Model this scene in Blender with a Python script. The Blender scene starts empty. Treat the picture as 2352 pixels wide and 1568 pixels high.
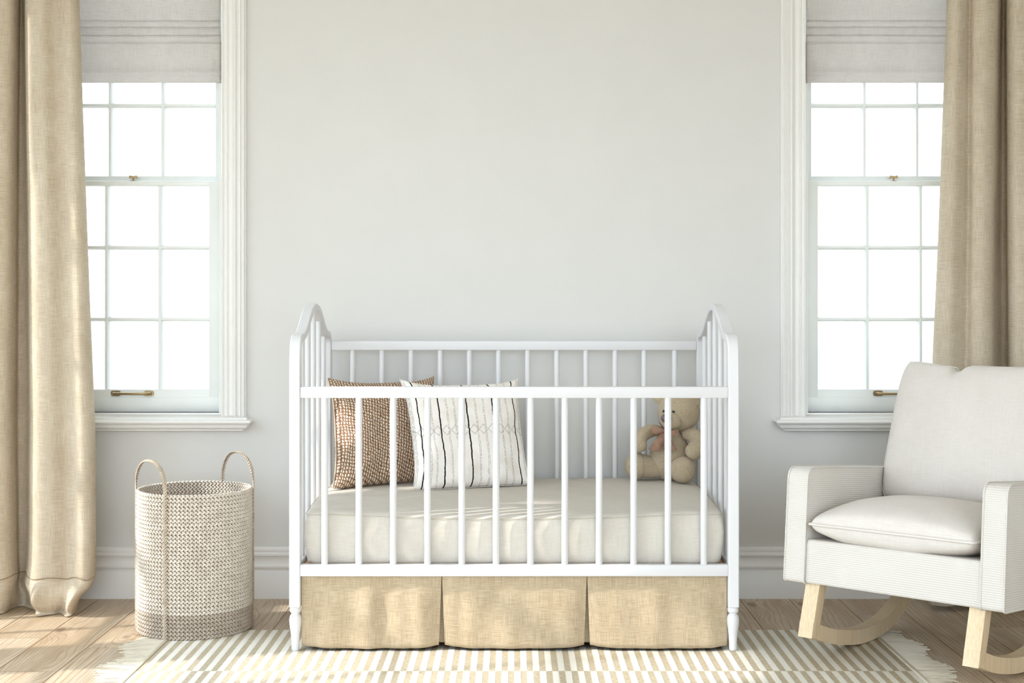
import bpy, bmesh, math, random
from mathutils import Vector, Matrix, noise as mn
random.seed(7)
PI = math.pi
CX, HY, F, CZ = 1178.0, 707.0, 3097.0, 1.045
scene = bpy.context.scene
col = scene.collection

def P(px, py, D):
    """a point of the room from its bearing and its distance to the camera plane"""
    return Vector(((px-CX)/F*D, D, CZ-(py-HY)/F*D))
def fX(px, D): return (px-CX)/F*D
def fZ(py, D): return CZ-(py-HY)/F*D

# ------------------------------------------------------------------ camera
cam = bpy.data.cameras.new('camera'); camo = bpy.data.objects.new('camera', cam); col.objects.link(camo)
camo.location = (0, 0, CZ); camo.rotation_euler = (PI/2, 0, 0)
cam.sensor_width = 36; cam.lens = F/2352*36
cam.shift_x = -(CX-1176)/2352; cam.shift_y = (HY-784)/2352
cam.clip_start = .05
scene.camera = camo

# ------------------------------------------------------------------ materials
class NT:
    def __init__(s, name):
        s.m = bpy.data.materials.new(name); s.m.use_nodes = True
        s.t = s.m.node_tree; s.b = s.t.nodes['Principled BSDF']; s.out = s.t.nodes['Material Output']
        s.b.inputs['Roughness'].default_value = .9
        s.b.inputs['Specular IOR Level'].default_value = .2
    def lk(s, v, sock):
        if isinstance(v, bpy.types.NodeSocket): s.t.links.new(v, sock)
        else: sock.default_value = v
    def obj(s): return s.t.nodes.new('ShaderNodeTexCoord').outputs['Object']
    def uv(s): return s.t.nodes.new('ShaderNodeTexCoord').outputs['UV']
    def sep(s, v):
        n = s.t.nodes.new('ShaderNodeSeparateXYZ'); s.lk(v, n.inputs[0]); return n.outputs
    def comb(s, x, y, z=0.0):
        n = s.t.nodes.new('ShaderNodeCombineXYZ')
        for a, b in zip((x, y, z), n.inputs): s.lk(a, b)
        return n.outputs[0]
    def M(s, op, a, b=0.0, c=0.0, clamp=False):
        n = s.t.nodes.new('ShaderNodeMath'); n.operation = op; n.use_clamp = clamp
        s.lk(a, n.inputs[0]); s.lk(b, n.inputs[1]); s.lk(c, n.inputs[2]); return n.outputs[0]
    def noise(s, v, scale=1.0, detail=2.0, rough=.5, dist=0.0, out='Fac'):
        n = s.t.nodes.new('ShaderNodeTexNoise'); s.lk(v, n.inputs['Vector'])
        n.inputs['Scale'].default_value = scale; n.inputs['Detail'].default_value = detail
        n.inputs['Roughness'].default_value = rough; n.inputs['Distortion'].default_value = dist
        return n.outputs[out]
    def vscale(s, v, sc):
        n = s.t.nodes.new('ShaderNodeMapping'); s.lk(v, n.inputs[0]); n.inputs['Scale'].default_value = sc; return n.outputs[0]
    def ramp(s, f, lo, hi):
        n = s.t.nodes.new('ShaderNodeMapRange'); n.interpolation_type = 'SMOOTHSTEP'
        s.lk(f, n.inputs['Value']); n.inputs['From Min'].default_value = lo; n.inputs['From Max'].default_value = hi
        return n.outputs[0]
    def mix(s, f, a, b):
        n = s.t.nodes.new('ShaderNodeMix'); n.data_type = 'RGBA'
        s.lk(f, n.inputs['Factor'])
        for v, k in ((a, 6), (b, 7)):
            if isinstance(v, tuple): v = (*v[:3], 1)
            s.lk(v, n.inputs[k])
        return n.outputs[2]
    def base(s, c): s.lk((*c, 1) if isinstance(c, tuple) else c, s.b.inputs['Base Color']); return s
    def bump(s, h, dist=.001, strength=1.0):
        n = s.t.nodes.new('ShaderNodeBump'); n.inputs['Strength'].default_value = strength
        n.inputs['Distance'].default_value = dist; s.lk(h, n.inputs['Height'])
        s.t.links.new(n.outputs[0], s.b.inputs['Normal']); return s
    def rough(s, r, spec=.3): s.lk(r, s.b.inputs['Roughness']); s.b.inputs['Specular IOR Level'].default_value = spec; return s
    def translucent(s, fac, c):
        """cloth that lets part of the daylight through"""
        tr = s.t.nodes.new('ShaderNodeBsdfTranslucent'); s.lk((*c, 1) if isinstance(c, tuple) else c, tr.inputs[0])
        mx = s.t.nodes.new('ShaderNodeMixShader'); mx.inputs[0].default_value = fac
        s.t.links.new(s.b.outputs[0], mx.inputs[1]); s.t.links.new(tr.outputs[0], mx.inputs[2])
        s.t.links.new(mx.outputs[0], s.out.inputs[0]); return s

def srgb(r, g, b):
    f = lambda c: ((c/255+.055)/1.055)**2.4 if c > 10 else c/255/12.92
    return (f(r), f(g), f(b))

def paint(name, c, rough=.5, spec=.3, bump=.0):
    n = NT(name); v = n.obj()
    k = n.noise(v, 6, 3)
    n.base(n.mix(n.ramp(k, .3, .7), tuple(x*.985 for x in c), c)).rough(rough, spec)
    if bump: n.bump(n.noise(v, 500, 2), bump)
    return n.m

def linen(name, light, dark, fleck, uv=True, pitch=340., slub=.55, bump=.0006, trans=0., flk=.25):
    n = NT(name); v = n.uv() if uv else n.obj()
    if not uv:
        s = n.sep(v); v = n.comb(n.M('ADD', s[0], n.M('MULTIPLY', s[1], .8)), n.M('ADD', s[2], n.M('MULTIPLY', s[1], .3)), 0.0)
    h = n.noise(n.vscale(v, (22, pitch*1.6, 1)), 1, 2, .6)
    w = n.noise(n.vscale(v, (pitch*1.6, 16, 1)), 1, 2, .6)
    big = n.noise(n.vscale(v, (9, 5, 1)), 1, 3, .6)
    f = n.M('ADD', n.M('MULTIPLY', h, .55), n.M('MULTIPLY', w, .45))
    f = n.M('ADD', f, n.M('MULTIPLY', n.M('SUBTRACT', big, .5), .25))
    c = n.mix(n.ramp(f, .68, .32), light, dark)
    sl = n.noise(n.vscale(v, (38, 520, 1)), 1, 1, .5)
    c = n.mix(n.M('MULTIPLY', n.ramp(sl, .66, .74), slub), c, tuple(x*.55 for x in dark))
    fl = n.noise(n.vscale(v, (130, 330, 1)), 1, 1, .5)
    c = n.mix(n.M('MULTIPLY', n.ramp(fl, .66, .72), flk), c, fleck)
    n.base(c).rough(.95, .1)
    s = n.sep(v)
    wv = n.M('ADD', n.M('SINE', n.M('MULTIPLY', s[0], pitch*2*PI)), n.M('SINE', n.M('MULTIPLY', s[1], pitch*2*PI)))
    n.bump(n.M('ADD', n.M('MULTIPLY', wv, .25), f), bump)
    if trans: n.translucent(trans, light)
    return n.m

M = {}
M['wall'] = paint('wall_paint', srgb(214, 213, 210), .8, .15, .0002)
M['trim'] = paint('trim_paint', srgb(232, 231, 228), .35, .4)
M['sash'] = paint('sash_paint', srgb(230, 233, 231), .35, .4)
M['crib'] = paint('crib_paint', srgb(217, 217, 219), .38, .35)
M['ceil'] = paint('ceiling_paint', srgb(240, 240, 238), .8, .1)
def m_brass():
    n = NT('brass'); n.base(srgb(160, 138, 102)).rough(.32, .5); n.b.inputs['Metallic'].default_value = .9; return n.m
M['brass'] = m_brass()
def m_glass():
    n = NT('window_glass'); t = n.t
    g = t.nodes.new('ShaderNodeBsdfGlossy'); g.inputs['Roughness'].default_value = .02
    tr = t.nodes.new('ShaderNodeBsdfTransparent'); tr.inputs[0].default_value = (.97, .98, .975, 1)
    lw = t.nodes.new('ShaderNodeLayerWeight'); lw.inputs['Blend'].default_value = .5
    fr = n.M('ADD', .03, n.M('MULTIPLY', n.M('POWER', lw.outputs['Facing'], 5.0), .9))
    mx = t.nodes.new('ShaderNodeMixShader')
    t.links.new(fr, mx.inputs[0]); t.links.new(tr.outputs[0], mx.inputs[1]); t.links.new(g.outputs[0], mx.inputs[2])
    t.links.new(mx.outputs[0], n.out.inputs[0]); return n.m
M['glass'] = m_glass()

def m_floor():
    n = NT('pine_planks'); v = n.obj(); s = n.sep(v)
    W = .177
    xs = n.M('DIVIDE', n.M('ADD', s[0], 1.31+W*40), W)
    pid = n.M('FLOOR', xs); fx = n.M('FRACT', xs)
    rn = n.t.nodes.new('ShaderNodeTexWhiteNoise'); rn.noise_dimensions = '1D'; n.lk(pid, rn.inputs['W']); r = rn.outputs[0]
    ys = n.M('DIVIDE', n.M('ADD', s[1], n.M('MULTIPLY', r, 3.1)), 2.3)
    yid = n.M('FLOOR', ys); fy = n.M('FRACT', ys)
    rn2 = n.t.nodes.new('ShaderNodeTexWhiteNoise'); rn2.noise_dimensions = '2D'; n.lk(n.comb(pid, yid), rn2.inputs['Vector']); r2 = rn2.outputs[0]
    # grain: rings of a log cut lengthwise, bent round knots
    px = n.M('ADD', n.M('MULTIPLY', fx, W), n.M('MULTIPLY', r2, 7.3))
    loc = n.comb(px, n.M('ADD', s[1], n.M('MULTIPLY', r2, 5.1)), 0.0)
    vo = n.t.nodes.new('ShaderNodeTexVoronoi'); vo.feature = 'F1'; n.lk(n.vscale(loc, (5.2, 2.2, 1)), vo.inputs['Vector']); vo.inputs['Scale'].default_value = 1
    kd = vo.outputs['Distance']
    bend = n.M('MULTIPLY', n.M('POWER', n.M('SUBTRACT', 1.0, n.M('MINIMUM', n.M('MULTIPLY', kd, 2.4), 1.0)), 2.0), .9)
    wob = n.noise(n.vscale(loc, (4, .55, 1)), 1, 2, .5)
    ring = n.M('ADD', n.M('MULTIPLY', px, 13.0), n.M('ADD', n.M('MULTIPLY', wob, 3.0), bend))
    g1 = n.M('POWER', n.M('ABSOLUTE', n.M('SINE', n.M('MULTIPLY', ring, 17.0))), 1.4)
    g2 = n.noise(n.vscale(loc, (190, 5, 1)), 1, 4, .65)
    g3 = n.noise(n.vscale(loc, (14, 2.2, 1)), 1, 4, .6)
    c = n.mix(n.ramp(g3, .3, .7), srgb(214, 198, 174), srgb(184, 163, 136))
    c = n.mix(n.M('MULTIPLY', n.ramp(g1, .50, .0), .48), c, srgb(150, 114, 80))
    c = n.mix(n.M('MULTIPLY', n.ramp(g2, .48, .74), .62), c, srgb(134, 102, 72))
    c = n.mix(n.M('MULTIPLY', n.ramp(n.noise(n.vscale(loc, (9, 1.4, 1)), 1, 2, .5), .52, .75), .35), c, srgb(196, 190, 182))
    c = n.mix(n.M('MULTIPLY', n.ramp(kd, .12, .05), .75), c, srgb(104, 78, 56))
    c = n.mix(n.M('MULTIPLY', n.M('SUBTRACT', r2, .5), .5, 0.0, True), c, srgb(165, 135, 102))
    gap = n.M('MINIMUM', n.M('MULTIPLY', n.M('MINIMUM', fx, n.M('SUBTRACT', 1.0, fx)), W), n.M('MULTIPLY', n.M('MINIMUM', fy, n.M('SUBTRACT', 1.0, fy)), 5.5))
    c = n.mix(n.ramp(gap, .0022, .0008), c, srgb(140, 102, 66))
    n.base(c).rough(n.M('ADD', .34, n.M('MULTIPLY', g2, .2)), .5)
    n.bump(n.M('ADD', n.M('MULTIPLY', n.ramp(gap, 0.0, .003), 1.5), n.M('MULTIPLY', g2, -.25)), .0012)
    return n.m
M['floor'] = m_floor()

def m_rug():
    n = NT('rug_weave'); v = n.obj(); s = n.sep(v)     # object origin = world origin
    per = .0362; row = .493
    ry = n.M('DIVIDE', n.M('SUBTRACT', 4.35, s[1]), row)
    rid = n.M('FLOOR', ry)
    edge = n.noise(n.vscale(v, (60, 500, 1)), 1, 2, .6)
    xx = n.M('ADD', n.M('DIVIDE', n.M('ADD', s[0], 5), per), n.M('MULTIPLY', rid, .5))
    xx = n.M('ADD', xx, n.M('MULTIPLY', n.M('SUBTRACT', edge, .5), .22))
    fr = n.M('FRACT', xx)
    tri = n.M('ABSOLUTE', n.M('SUBTRACT', fr, .5))
    st = n.ramp(tri, .20, .29)
    dash = n.noise(n.vscale(v, (70, 330, 1)), 1, 3, .7)
    tan = n.mix(n.ramp(dash, .3, .68), srgb(172, 158, 132), srgb(214, 204, 183))
    crm = n.mix(n.ramp(n.noise(n.vscale(v, (350, 120, 1)), 1, 2), .3, .7), srgb(238, 236, 226), srgb(248, 246, 240))
    c = n.mix(st, tan, crm)
    thin = n.ramp(n.M('ABSOLUTE', n.M('SUBTRACT', n.M('FRACT', n.M('ADD', ry, .02)), .02)), .006, .002)
    c = n.mix(n.M('MULTIPLY', thin, .5), c, srgb(215, 200, 170))
    n.base(c).rough(1.0, .05)
    n.bump(n.M('ADD', n.M('MULTIPLY', dash, .8), n.M('MULTIPLY', st, .6)), .0012)
    return n.m
M['rug'] = m_rug()
M['binding'] = linen('rug_binding', srgb(226, 220, 205), srgb(205, 196, 176), srgb(200, 180, 140), uv=False, flk=.1)
M['fringe'] = paint('fringe_cotton', srgb(212, 203, 185), .95, .1)
M['curtain'] = linen('curtain_linen', srgb(221, 209, 190), srgb(189, 173, 149), srgb(214, 182, 122), slub=.5, flk=.35, trans=.12)
M['skirt'] = linen('skirt_linen', srgb(198, 181, 155), srgb(166, 147, 119), srgb(188, 148, 92), slub=.5, flk=.35)
M['mattress'] = linen('mattress_cotton', srgb(209, 204, 195), srgb(198, 191, 181), srgb(220, 205, 175), uv=False, slub=.1, flk=.08, bump=.0003)
M['seam'] = paint('seam_thread', srgb(190, 182, 166), .9, .1)
M['hem'] = paint('hem_thread', srgb(150, 132, 104), .9, .1)
M['blind'] = linen('blind_linen', srgb(228, 224, 220), srgb(204, 197, 192), srgb(205, 180, 160), slub=.12, flk=.15, pitch=260., bump=.0012, trans=.45)
M['cushion'] = linen('cushion_cotton', srgb(216, 210, 204), srgb(208, 201, 194), srgb(232, 216, 190), slub=.06, flk=.1, bump=.0003)
M['platform'] = paint('platform_wood', srgb(176, 140, 108), .7, .2)

def m_ribbed():
    n = NT('ribbed_upholstery'); v = n.obj(); s = n.sep(v)
    rib = n.M('SINE', n.M('MULTIPLY', s[2], 2*PI/.0062))
    tk = n.M('SINE', n.M('MULTIPLY', n.M('ADD', s[0], s[1]), 2*PI/.0042))
    big = n.noise(v, 9, 3)
    g = n.M('MULTIPLY', n.ramp(rib, -.1, -.95), n.ramp(tk, -.8, .3))
    big2 = n.ramp(big, .3, .62)
    c = n.mix(n.M('MULTIPLY', g, n.M('ADD', .22, n.M('MULTIPLY', big2, .38))), srgb(212, 208, 202), srgb(180, 159, 132))
    n.base(c).rough(.95, .1).bump(n.M('ADD', n.M('MULTIPLY', rib, .6), n.M('MULTIPLY', tk, .25)), .0005)
    return n.m
M['rib'] = m_ribbed()
def m_birch():
    n = NT('birch_wood'); v = n.obj()
    g = n.noise(n.vscale(v, (220, 220, 6)), 1, 3, .6)
    g2 = n.noise(n.vscale(v, (14, 14, 2)), 1, 2)
    c = n.mix(n.ramp(g, .3, .7), srgb(220, 200, 168), srgb(206, 183, 148))
    c = n.mix(n.M('MULTIPLY', n.ramp(g2, .4, .8), .3), c, srgb(232, 214, 180))
    n.base(c).rough(.5, .3); return n.m
M['birch'] = m_birch()
def m_strand(name, a, b):
    n = NT(name); v = n.obj()
    n.base(n.mix(n.ramp(n.noise(v, 38, 3), .3, .7), a, b)).rough(.9, .1)
    n.bump(n.noise(v, 900, 2), .0004); return n.m
M['strand'] = m_strand('braid_beige', srgb(206, 196, 182), srgb(221, 212, 200))
M['strand_dark'] = m_strand('braid_taupe', srgb(176, 163, 149), srgb(190, 178, 164))
M['strand_handle'] = m_strand('braid_handle', srgb(180, 163, 144), srgb(196, 181, 162))
M['braid_gap'] = paint('braid_gap_brown', srgb(98, 78, 62), .95, .05)  # dark brown layer that shows between the strands

def m_woven():
    n = NT('brown_cream_weave'); v = n.uv(); s = n.sep(v)
    wb = n.noise(v, 55, 3, .6, 0, 'Color'); ws = n.sep(wb)
    u = n.M('ADD', s[0], n.M('MULTIPLY', n.M('SUBTRACT', ws[0], .5), .012)); w = n.M('ADD', s[1], n.M('MULTIPLY', n.M('SUBTRACT', ws[1], .5), .010))
    px, py = .0098, .0070
    cu = n.M('DIVIDE', u, px); ci = n.M('FLOOR', cu)
    cv = n.M('ADD', n.M('DIVIDE', w, py*1.55), n.M('MULTIPLY', ci, .37))
    fu = n.M('SUBTRACT', n.M('FRACT', cu), .5); fv = n.M('SUBTRACT', n.M('FRACT', cv), .5)
    # upright cream stitches
    a = n.M('MAXIMUM', n.M('DIVIDE', n.M('ABSOLUTE', n.M('ADD', fu, n.M('MULTIPLY', fv, .3))), .23), n.M('DIVIDE', n.M('ABSOLUTE', fv), .38))
    st = n.ramp(a, 1.1, .75)
    # slanting fine threads between
    sl = n.M('SINE', n.M('MULTIPLY', n.M('ADD', u, n.M('MULTIPLY', w, 1.7)), 2*PI/.0046))
    sl2 = n.M('MULTIPLY', n.ramp(sl, .1, .8), n.ramp(n.noise(v, 160, 2), .40, .55))
    br = n.mix(n.ramp(n.noise(v, 130, 2), .35, .65), srgb(104, 68, 50), srgb(150, 104, 72))
    c = n.mix(n.M('MULTIPLY', sl2, .75), br, srgb(232, 214, 186))
    c = n.mix(st, c, srgb(242, 234, 218))
    n.base(c).rough(.95, .1).bump(n.M('ADD', st, n.M('MULTIPLY', sl2, .5)), .0016); return n.m
M['woven'] = m_woven()
M['zip'] = paint('zip_tape', srgb(222, 200, 176), .8, .15)

def m_striped():
    n = NT('ink_striped_cotton'); v = n.uv(); s = n.sep(v)       # u, v in 0..1 here
    n1 = n.noise(n.vscale(v, (3, 14, 1)), 1, 2, .6)
    n2 = n.noise(n.vscale(v, (60, 60, 1)), 1, 2, .6)
    u = n.M('ADD', s[0], n.M('MULTIPLY', n.M('SUBTRACT', n1, .5), .018))
    u = n.M('ADD', u, n.M('MULTIPLY', n.M('SUBTRACT', n2, .5), .006))
    def lines(us, w, soft):
        d = None
        for k in us:
            e = n.M('ABSOLUTE', n.M('SUBTRACT', u, k)); d = e if d is None else n.M('MINIMUM', d, e)
        return n.ramp(d, w+soft, w), d
    blk, _ = lines((.07, .25, .475, .685, .895), .0042, .0025)
    _, dg = lines((.015, .135, .185, .315, .375, .545, .61, .755, .82, .955), 0, 0)
    dgo = n.M('ABSOLUTE', n.M('SUBTRACT', dg, .0045))
    brk = n.ramp(n.noise(n.vscale(v, (50, 90, 1)), 1, 2), .36, .52)
    gr = n.M('MULTIPLY', n.ramp(dgo, .0028, .0012), brk)
    # diamond row
    tri = n.M('ABSOLUTE', n.M('SUBTRACT', n.M('FRACT', n.M('MULTIPLY', s[0], 13.5)), .5))
    vv = n.M('ABSOLUTE', n.M('SUBTRACT', s[1], .47))
    dz = n.M('ABSOLUTE', n.M('SUBTRACT', vv, n.M('MULTIPLY', tri, .085)))
    dd = n.M('ABSOLUTE', n.M('SUBTRACT', dz, .004))
    band = n.ramp(vv, .050, .046)
    dia = n.M('MULTIPLY', n.M('MULTIPLY', n.ramp(dd, .0026, .0010), band), n.ramp(n.noise(v, 120, 2), .32, .5))
    c = n.mix(n.ramp(n.noise(v, 9, 3), .3, .7), srgb(236, 230, 224), srgb(242, 238, 234))
    c = n.mix(n.M('MULTIPLY', gr, .72), c, srgb(120, 122, 116))
    c = n.mix(n.M('MULTIPLY', dia, .75), c, srgb(105, 105, 102))
    c = n.mix(blk, c, srgb(22, 22, 26))
    n.base(c).rough(.9, .1).bump(n.noise(v, 400, 2), .0003); return n.m
M['striped'] = m_striped()

def m_fur():
    n = NT('teddy_plush'); v = n.obj()
    k = n.noise(v, 420, 3, .7, 1.5); b = n.noise(v, 25, 2)
    c = n.mix(n.ramp(k, .38, .62), srgb(174, 154, 124), srgb(226, 208, 178))
    c = n.mix(n.M('MULTIPLY', n.ramp(b, .35, .7), .3), c, srgb(222, 203, 166))
    n.base(c).rough(1.0, .05).bump(k, .0035); n.b.inputs['Sheen Weight'].default_value = .25; return n.m
M['fur'] = m_fur()
M['bow'] = m_strand('bow_velvet', srgb(138, 106, 90), srgb(164, 132, 114))
M['nose'] = paint('nose_leather', srgb(104, 90, 92), .35, .5)
M['eye'] = paint('eye_bead', srgb(22, 22, 28), .15, .6)
M['thread'] = paint('mouth_thread', srgb(92, 52, 44), .8, .1)

# ------------------------------------------------------------------ object helpers
def origin_of(o):
    v = Vector((0, 0, 0))
    while o: v += o.location; o = o.parent
    return v
def tag(o, label=None, cat=None, group=None, kind=None):
    if label: o['label'] = label
    if cat: o['category'] = cat
    if group: o['group'] = group
    if kind: o['kind'] = kind
    return o
def empty(name, loc, label, cat, group=None, kind=None):
    o = bpy.data.objects.new(name, None); col.objects.link(o); o.location = loc; o.empty_display_size = .1
    return tag(o, label, cat, group, kind)
def link(name, verts, faces, mat, parent=None, smooth=False, uvs=None, org=None, mats=None, fm=None, local=False, auto=None):
    """one mesh object from world-space verts; origin = parent's, or org"""
    if org is None: org = Vector((0, 0, 0))
    shift = Vector((0, 0, 0)) if local else (origin_of(parent) if parent else Vector(org))
    me = bpy.data.meshes.new(name); me.from_pydata([tuple(Vector(v)-shift) for v in verts], [], faces)
    for m in (mats or [mat]): me.materials.append(m)
    if fm: me.polygons.foreach_set('material_index', fm)
    me.polygons.foreach_set('use_smooth', [bool(smooth)]*len(me.polygons))
    if uvs:
        l = me.uv_layers.new(name='UVMap'); l.data.foreach_set('uv', [c for lp in me.loops for c in uvs[lp.vertex_index]])
    me.update()
    o = bpy.data.objects.new(name, me); col.objects.link(o)
    if parent: o.parent = parent
    else: o.location = org
    if auto is not None: me.set_sharp_from_angle(angle=math.radians(auto))
    return o
def link_bm(name, bm, mat, parent=None, smooth=False, org=None, auto=None, local=False):
    bmesh.ops.recalc_face_normals(bm, faces=bm.faces)
    vs = [v.co.copy() for v in bm.verts]; bm.verts.index_update()
    fs = [[v.index for v in f.verts] for f in bm.faces]; bm.free()
    return link(name, vs, fs, mat, parent, smooth, org=org, auto=auto, local=local)
def box(bm, x0, x1, y0, y1, z0, z1, bev=0., seg=2):
    r = bmesh.ops.create_cube(bm, size=1)
    vs = r['verts']
    for v in vs:
        v.co = Vector(((x0+x1)/2+v.co.x*(x1-x0), (y0+y1)/2+v.co.y*(y1-y0), (z0+z1)/2+v.co.z*(z1-z0)))
    if bev:
        es = list({e for v in vs for e in v.link_edges})
        bmesh.ops.bevel(bm, geom=es, offset=bev, segments=seg, affect='EDGES', profile=.5)
def boxobj(name, dims, mat, parent=None, bev=0., org=None, local=False, seg=2):
    bm = bmesh.new(); box(bm, *dims, bev, seg)
    return link_bm(name, bm, mat, parent, bool(bev), org=org, auto=35 if bev else None, local=local)
def lathe(prof, cx, cy, seg=24):
    vs, fs = [], []
    for r, z in prof:
        for k in range(seg):
            a = 2*PI*k/seg; vs.append((cx+r*math.cos(a), cy+r*math.sin(a), z))
    n = len(prof)
    for i in range(n-1):
        for k in range(seg):
            k2 = (k+1) % seg; fs.append((i*seg+k, i*seg+k2, (i+1)*seg+k2, (i+1)*seg+k))
    fs.append(tuple(range(seg))[::-1]); fs.append(tuple((n-1)*seg+k for k in range(seg)))
    return vs, fs
def cr(pts, t):
    """Catmull-Rom through a list of tuples, t in 0..len-1"""
    n = len(pts); i = min(int(t), n-2); f = t-i
    p = [pts[max(0, min(n-1, j))] for j in (i-1, i, i+1, i+2)]
    return tuple(.5*((2*b)+(-a+c)*f+(2*a-5*b+4*c-d)*f*f+(-a+3*b-3*c+d)*f**3) for a, b, c, d in zip(*p))
def tube(path, rad, seg=12, closed=False, flat=1.0, up=None):
    """a swept round (or flattened) bar; rad a number or a list"""
    path = [Vector(p) for p in path]; n = len(path); vs, fs = [], []
    if not isinstance(rad, (list, tuple)): rad = [rad]*n
    prev = None
    for i, p in enumerate(path):
        a = path[(i-1) % n] if (closed or i > 0) else p; b = path[(i+1) % n] if (closed or i < n-1) else p
        t = (b-a).normalized()
        if prev is None:
            r = Vector(up) if up else (Vector((0, 0, 1)) if abs(t.z) < .9 else Vector((0, 1, 0)))
        else: r = prev
        u = (r - t*r.dot(t)).normalized(); prev = u; w = t.cross(u)
        for k in range(seg):
            an = 2*PI*k/seg; vs.append(p+u*math.cos(an)*rad[i]*flat+w*math.sin(an)*rad[i])
    for i in range(n if closed else n-1):
        j = (i+1) % n
        for k in range(seg):
            k2 = (k+1) % seg; fs.append((i*seg+k, i*seg+k2, j*seg+k2, j*seg+k))
    if not closed:
        fs.append(tuple(range(seg))[::-1]); fs.append(tuple((n-1)*seg+k for k in range(seg)))
    return vs, fs
def join(*parts):
    vs, fs = [], []
    for v, f in parts:
        o = len(vs); vs += list(v); fs += [tuple(i+o for i in q) for q in f]
    return vs, fs
def extrude_profile(pts, a, b, axis):
    """closed profile loop pts=[(p,q)] extruded from a to b; axis 'x': (p,q)=(y,z); 'z': (p,q)=(x,y)"""
    n = len(pts); vs = []
    for s in (a, b):
        for p, q in pts: vs.append((s, p, q) if axis == 'x' else (p, q, s) if axis == 'z' else (p, s, q))
    fs = [(k, (k+1) % n, n+(k+1) % n, n+k) for k in range(n)]
    fs += [tuple(range(n))[::-1], tuple(range(n, 2*n))]
    return vs, fs
def mesh_from(name, vf, mat, parent=None, smooth=True, auto=40, org=None, local=False, **kw):
    vs, fs = vf
    bm = bmesh.new(); bv = [bm.verts.new(tuple(v)) for v in vs]
    for f in fs:
        try: bm.faces.new([bv[i] for i in f])
        except ValueError: pass
    return link_bm(name, bm, mat, parent, smooth, org=org, auto=auto, local=local)
def fbm(x, y, z=0, o=3):
    return mn.fractal(Vector((x, y, z)), 1.0, 2.0, o)

# ------------------------------------------------------------------ room
WY = 4.86            # face of the window wall
WT = .16
XL, XR, CEIL = -2.4, 2.5, 2.75
WIN_C = (-1.380, 1.3845); OH = .335; OZ0, OZ1 = .668, 2.42
Y0 = .6              # the room is open towards the viewer from here
def slabs(name, dims, mat, label, cat):
    bm = bmesh.new()
    for d in dims: box(bm, *d)
    o = link_bm(name, bm, mat); tag(o, label, cat, kind='structure'); return o
boxobj('floor', (XL-.2, XR+.2, -4, WY+.16, -.08, 0), M['floor']); tag(bpy.data.objects['floor'], 'knotty pale pine plank floor running towards the window wall', 'floor', kind='structure')
boxobj('ceiling', (XL-.2, XR+.2, -1.2, WY+.16, CEIL, CEIL+.1), M['ceil']); tag(bpy.data.objects['ceiling'], 'flat white ceiling above the whole room', 'ceiling', kind='structure')
b, c = WIN_C
slabs('wall_back', [(XL-.2, b-OH, WY, WY+WT, 0, CEIL), (b+OH, c-OH, WY, WY+WT, 0, CEIL), (c+OH, XR+.2, WY, WY+WT, 0, CEIL),
                    (b-OH, b+OH, WY, WY+WT, 0, OZ0), (b-OH, b+OH, WY, WY+WT, OZ1, CEIL),
                    (c-OH, c+OH, WY, WY+WT, 0, OZ0), (c-OH, c+OH, WY, WY+WT, OZ1, CEIL)],
      M['wall'], 'warm white plaster wall behind the crib with a sash window each side', 'wall')
# level ground added outside the open side, blocks sky light from below
tag(boxobj('ground', (-150, 150, -150, WY+150, -.30, -.09), paint('pale_ground', srgb(170, 165, 155), .9, .1)), 'flat pale ground added outside the room', 'ground', kind='structure')
# left wall with the windows the sun comes through: (y0, y1, z0, z1)
SIDE = [(3.880, 4.350, .12, 2.20), (2.930, 3.610, .12, 2.45), (-.80, 2.70, .12, 2.62)]
slabs('wall_left', [(XL-.16, XL, -1.2, -.80, 0, CEIL), (XL-.16, XL, 2.70, 2.93, 0, CEIL), (XL-.16, XL, 3.610, 3.88, 0, CEIL), (XL-.16, XL, 4.41, WY, 0, CEIL)]
      + [(XL-.16, XL, a, b, 0, z0) for a, b, z0, z1 in SIDE] + [(XL-.16, XL, a, b, z1, CEIL) for a, b, z0, z1 in SIDE],
      M['wall'], 'warm white side wall left of the frame, pierced by the sunny windows', 'wall')
slabs('wall_right', [(XR, XR+.16, -1.2, WY, 0, CEIL)], M['wall'], 'plain warm white side wall beyond the rocking chair', 'wall')

def sash_mesh(x0, x1, z0, z1, y0, y1, stile, top, bot, bars_x, bars_z, ob=.016):
    bm = bmesh.new()
    e = .003
    box(bm, x0, x0+stile, y0, y1, z0, z1, e); box(bm, x1-stile, x1, y0, y1, z0, z1, e)
    box(bm, x0+stile-.002, x1-stile+.002, y0+.0005, y1, z0, z0+bot, e); box(bm, x0+stile-.002, x1-stile+.002, y0+.0005, y1, z1-top, z1, e)
    return bm
def bars_vf(x0, x1, z0, z1, y0, y1, bx, bz, w):
    parts = []
    d = w/2
    prof = lambda c: [(c-d, y1), (c-d, y0+.008), (c-d*.45, y0), (c+d*.45, y0), (c+d, y0+.008), (c+d, y1)]
    for x in bx: parts.append(extrude_profile(prof(x), z0, z1, 'z'))
    for z in bz:
        p = [(q[1]+.0007, q[0]) for q in prof(z)]
        parts.append(extrude_profile(p, x0, x1, 'x'))
    return join(*parts)

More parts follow.
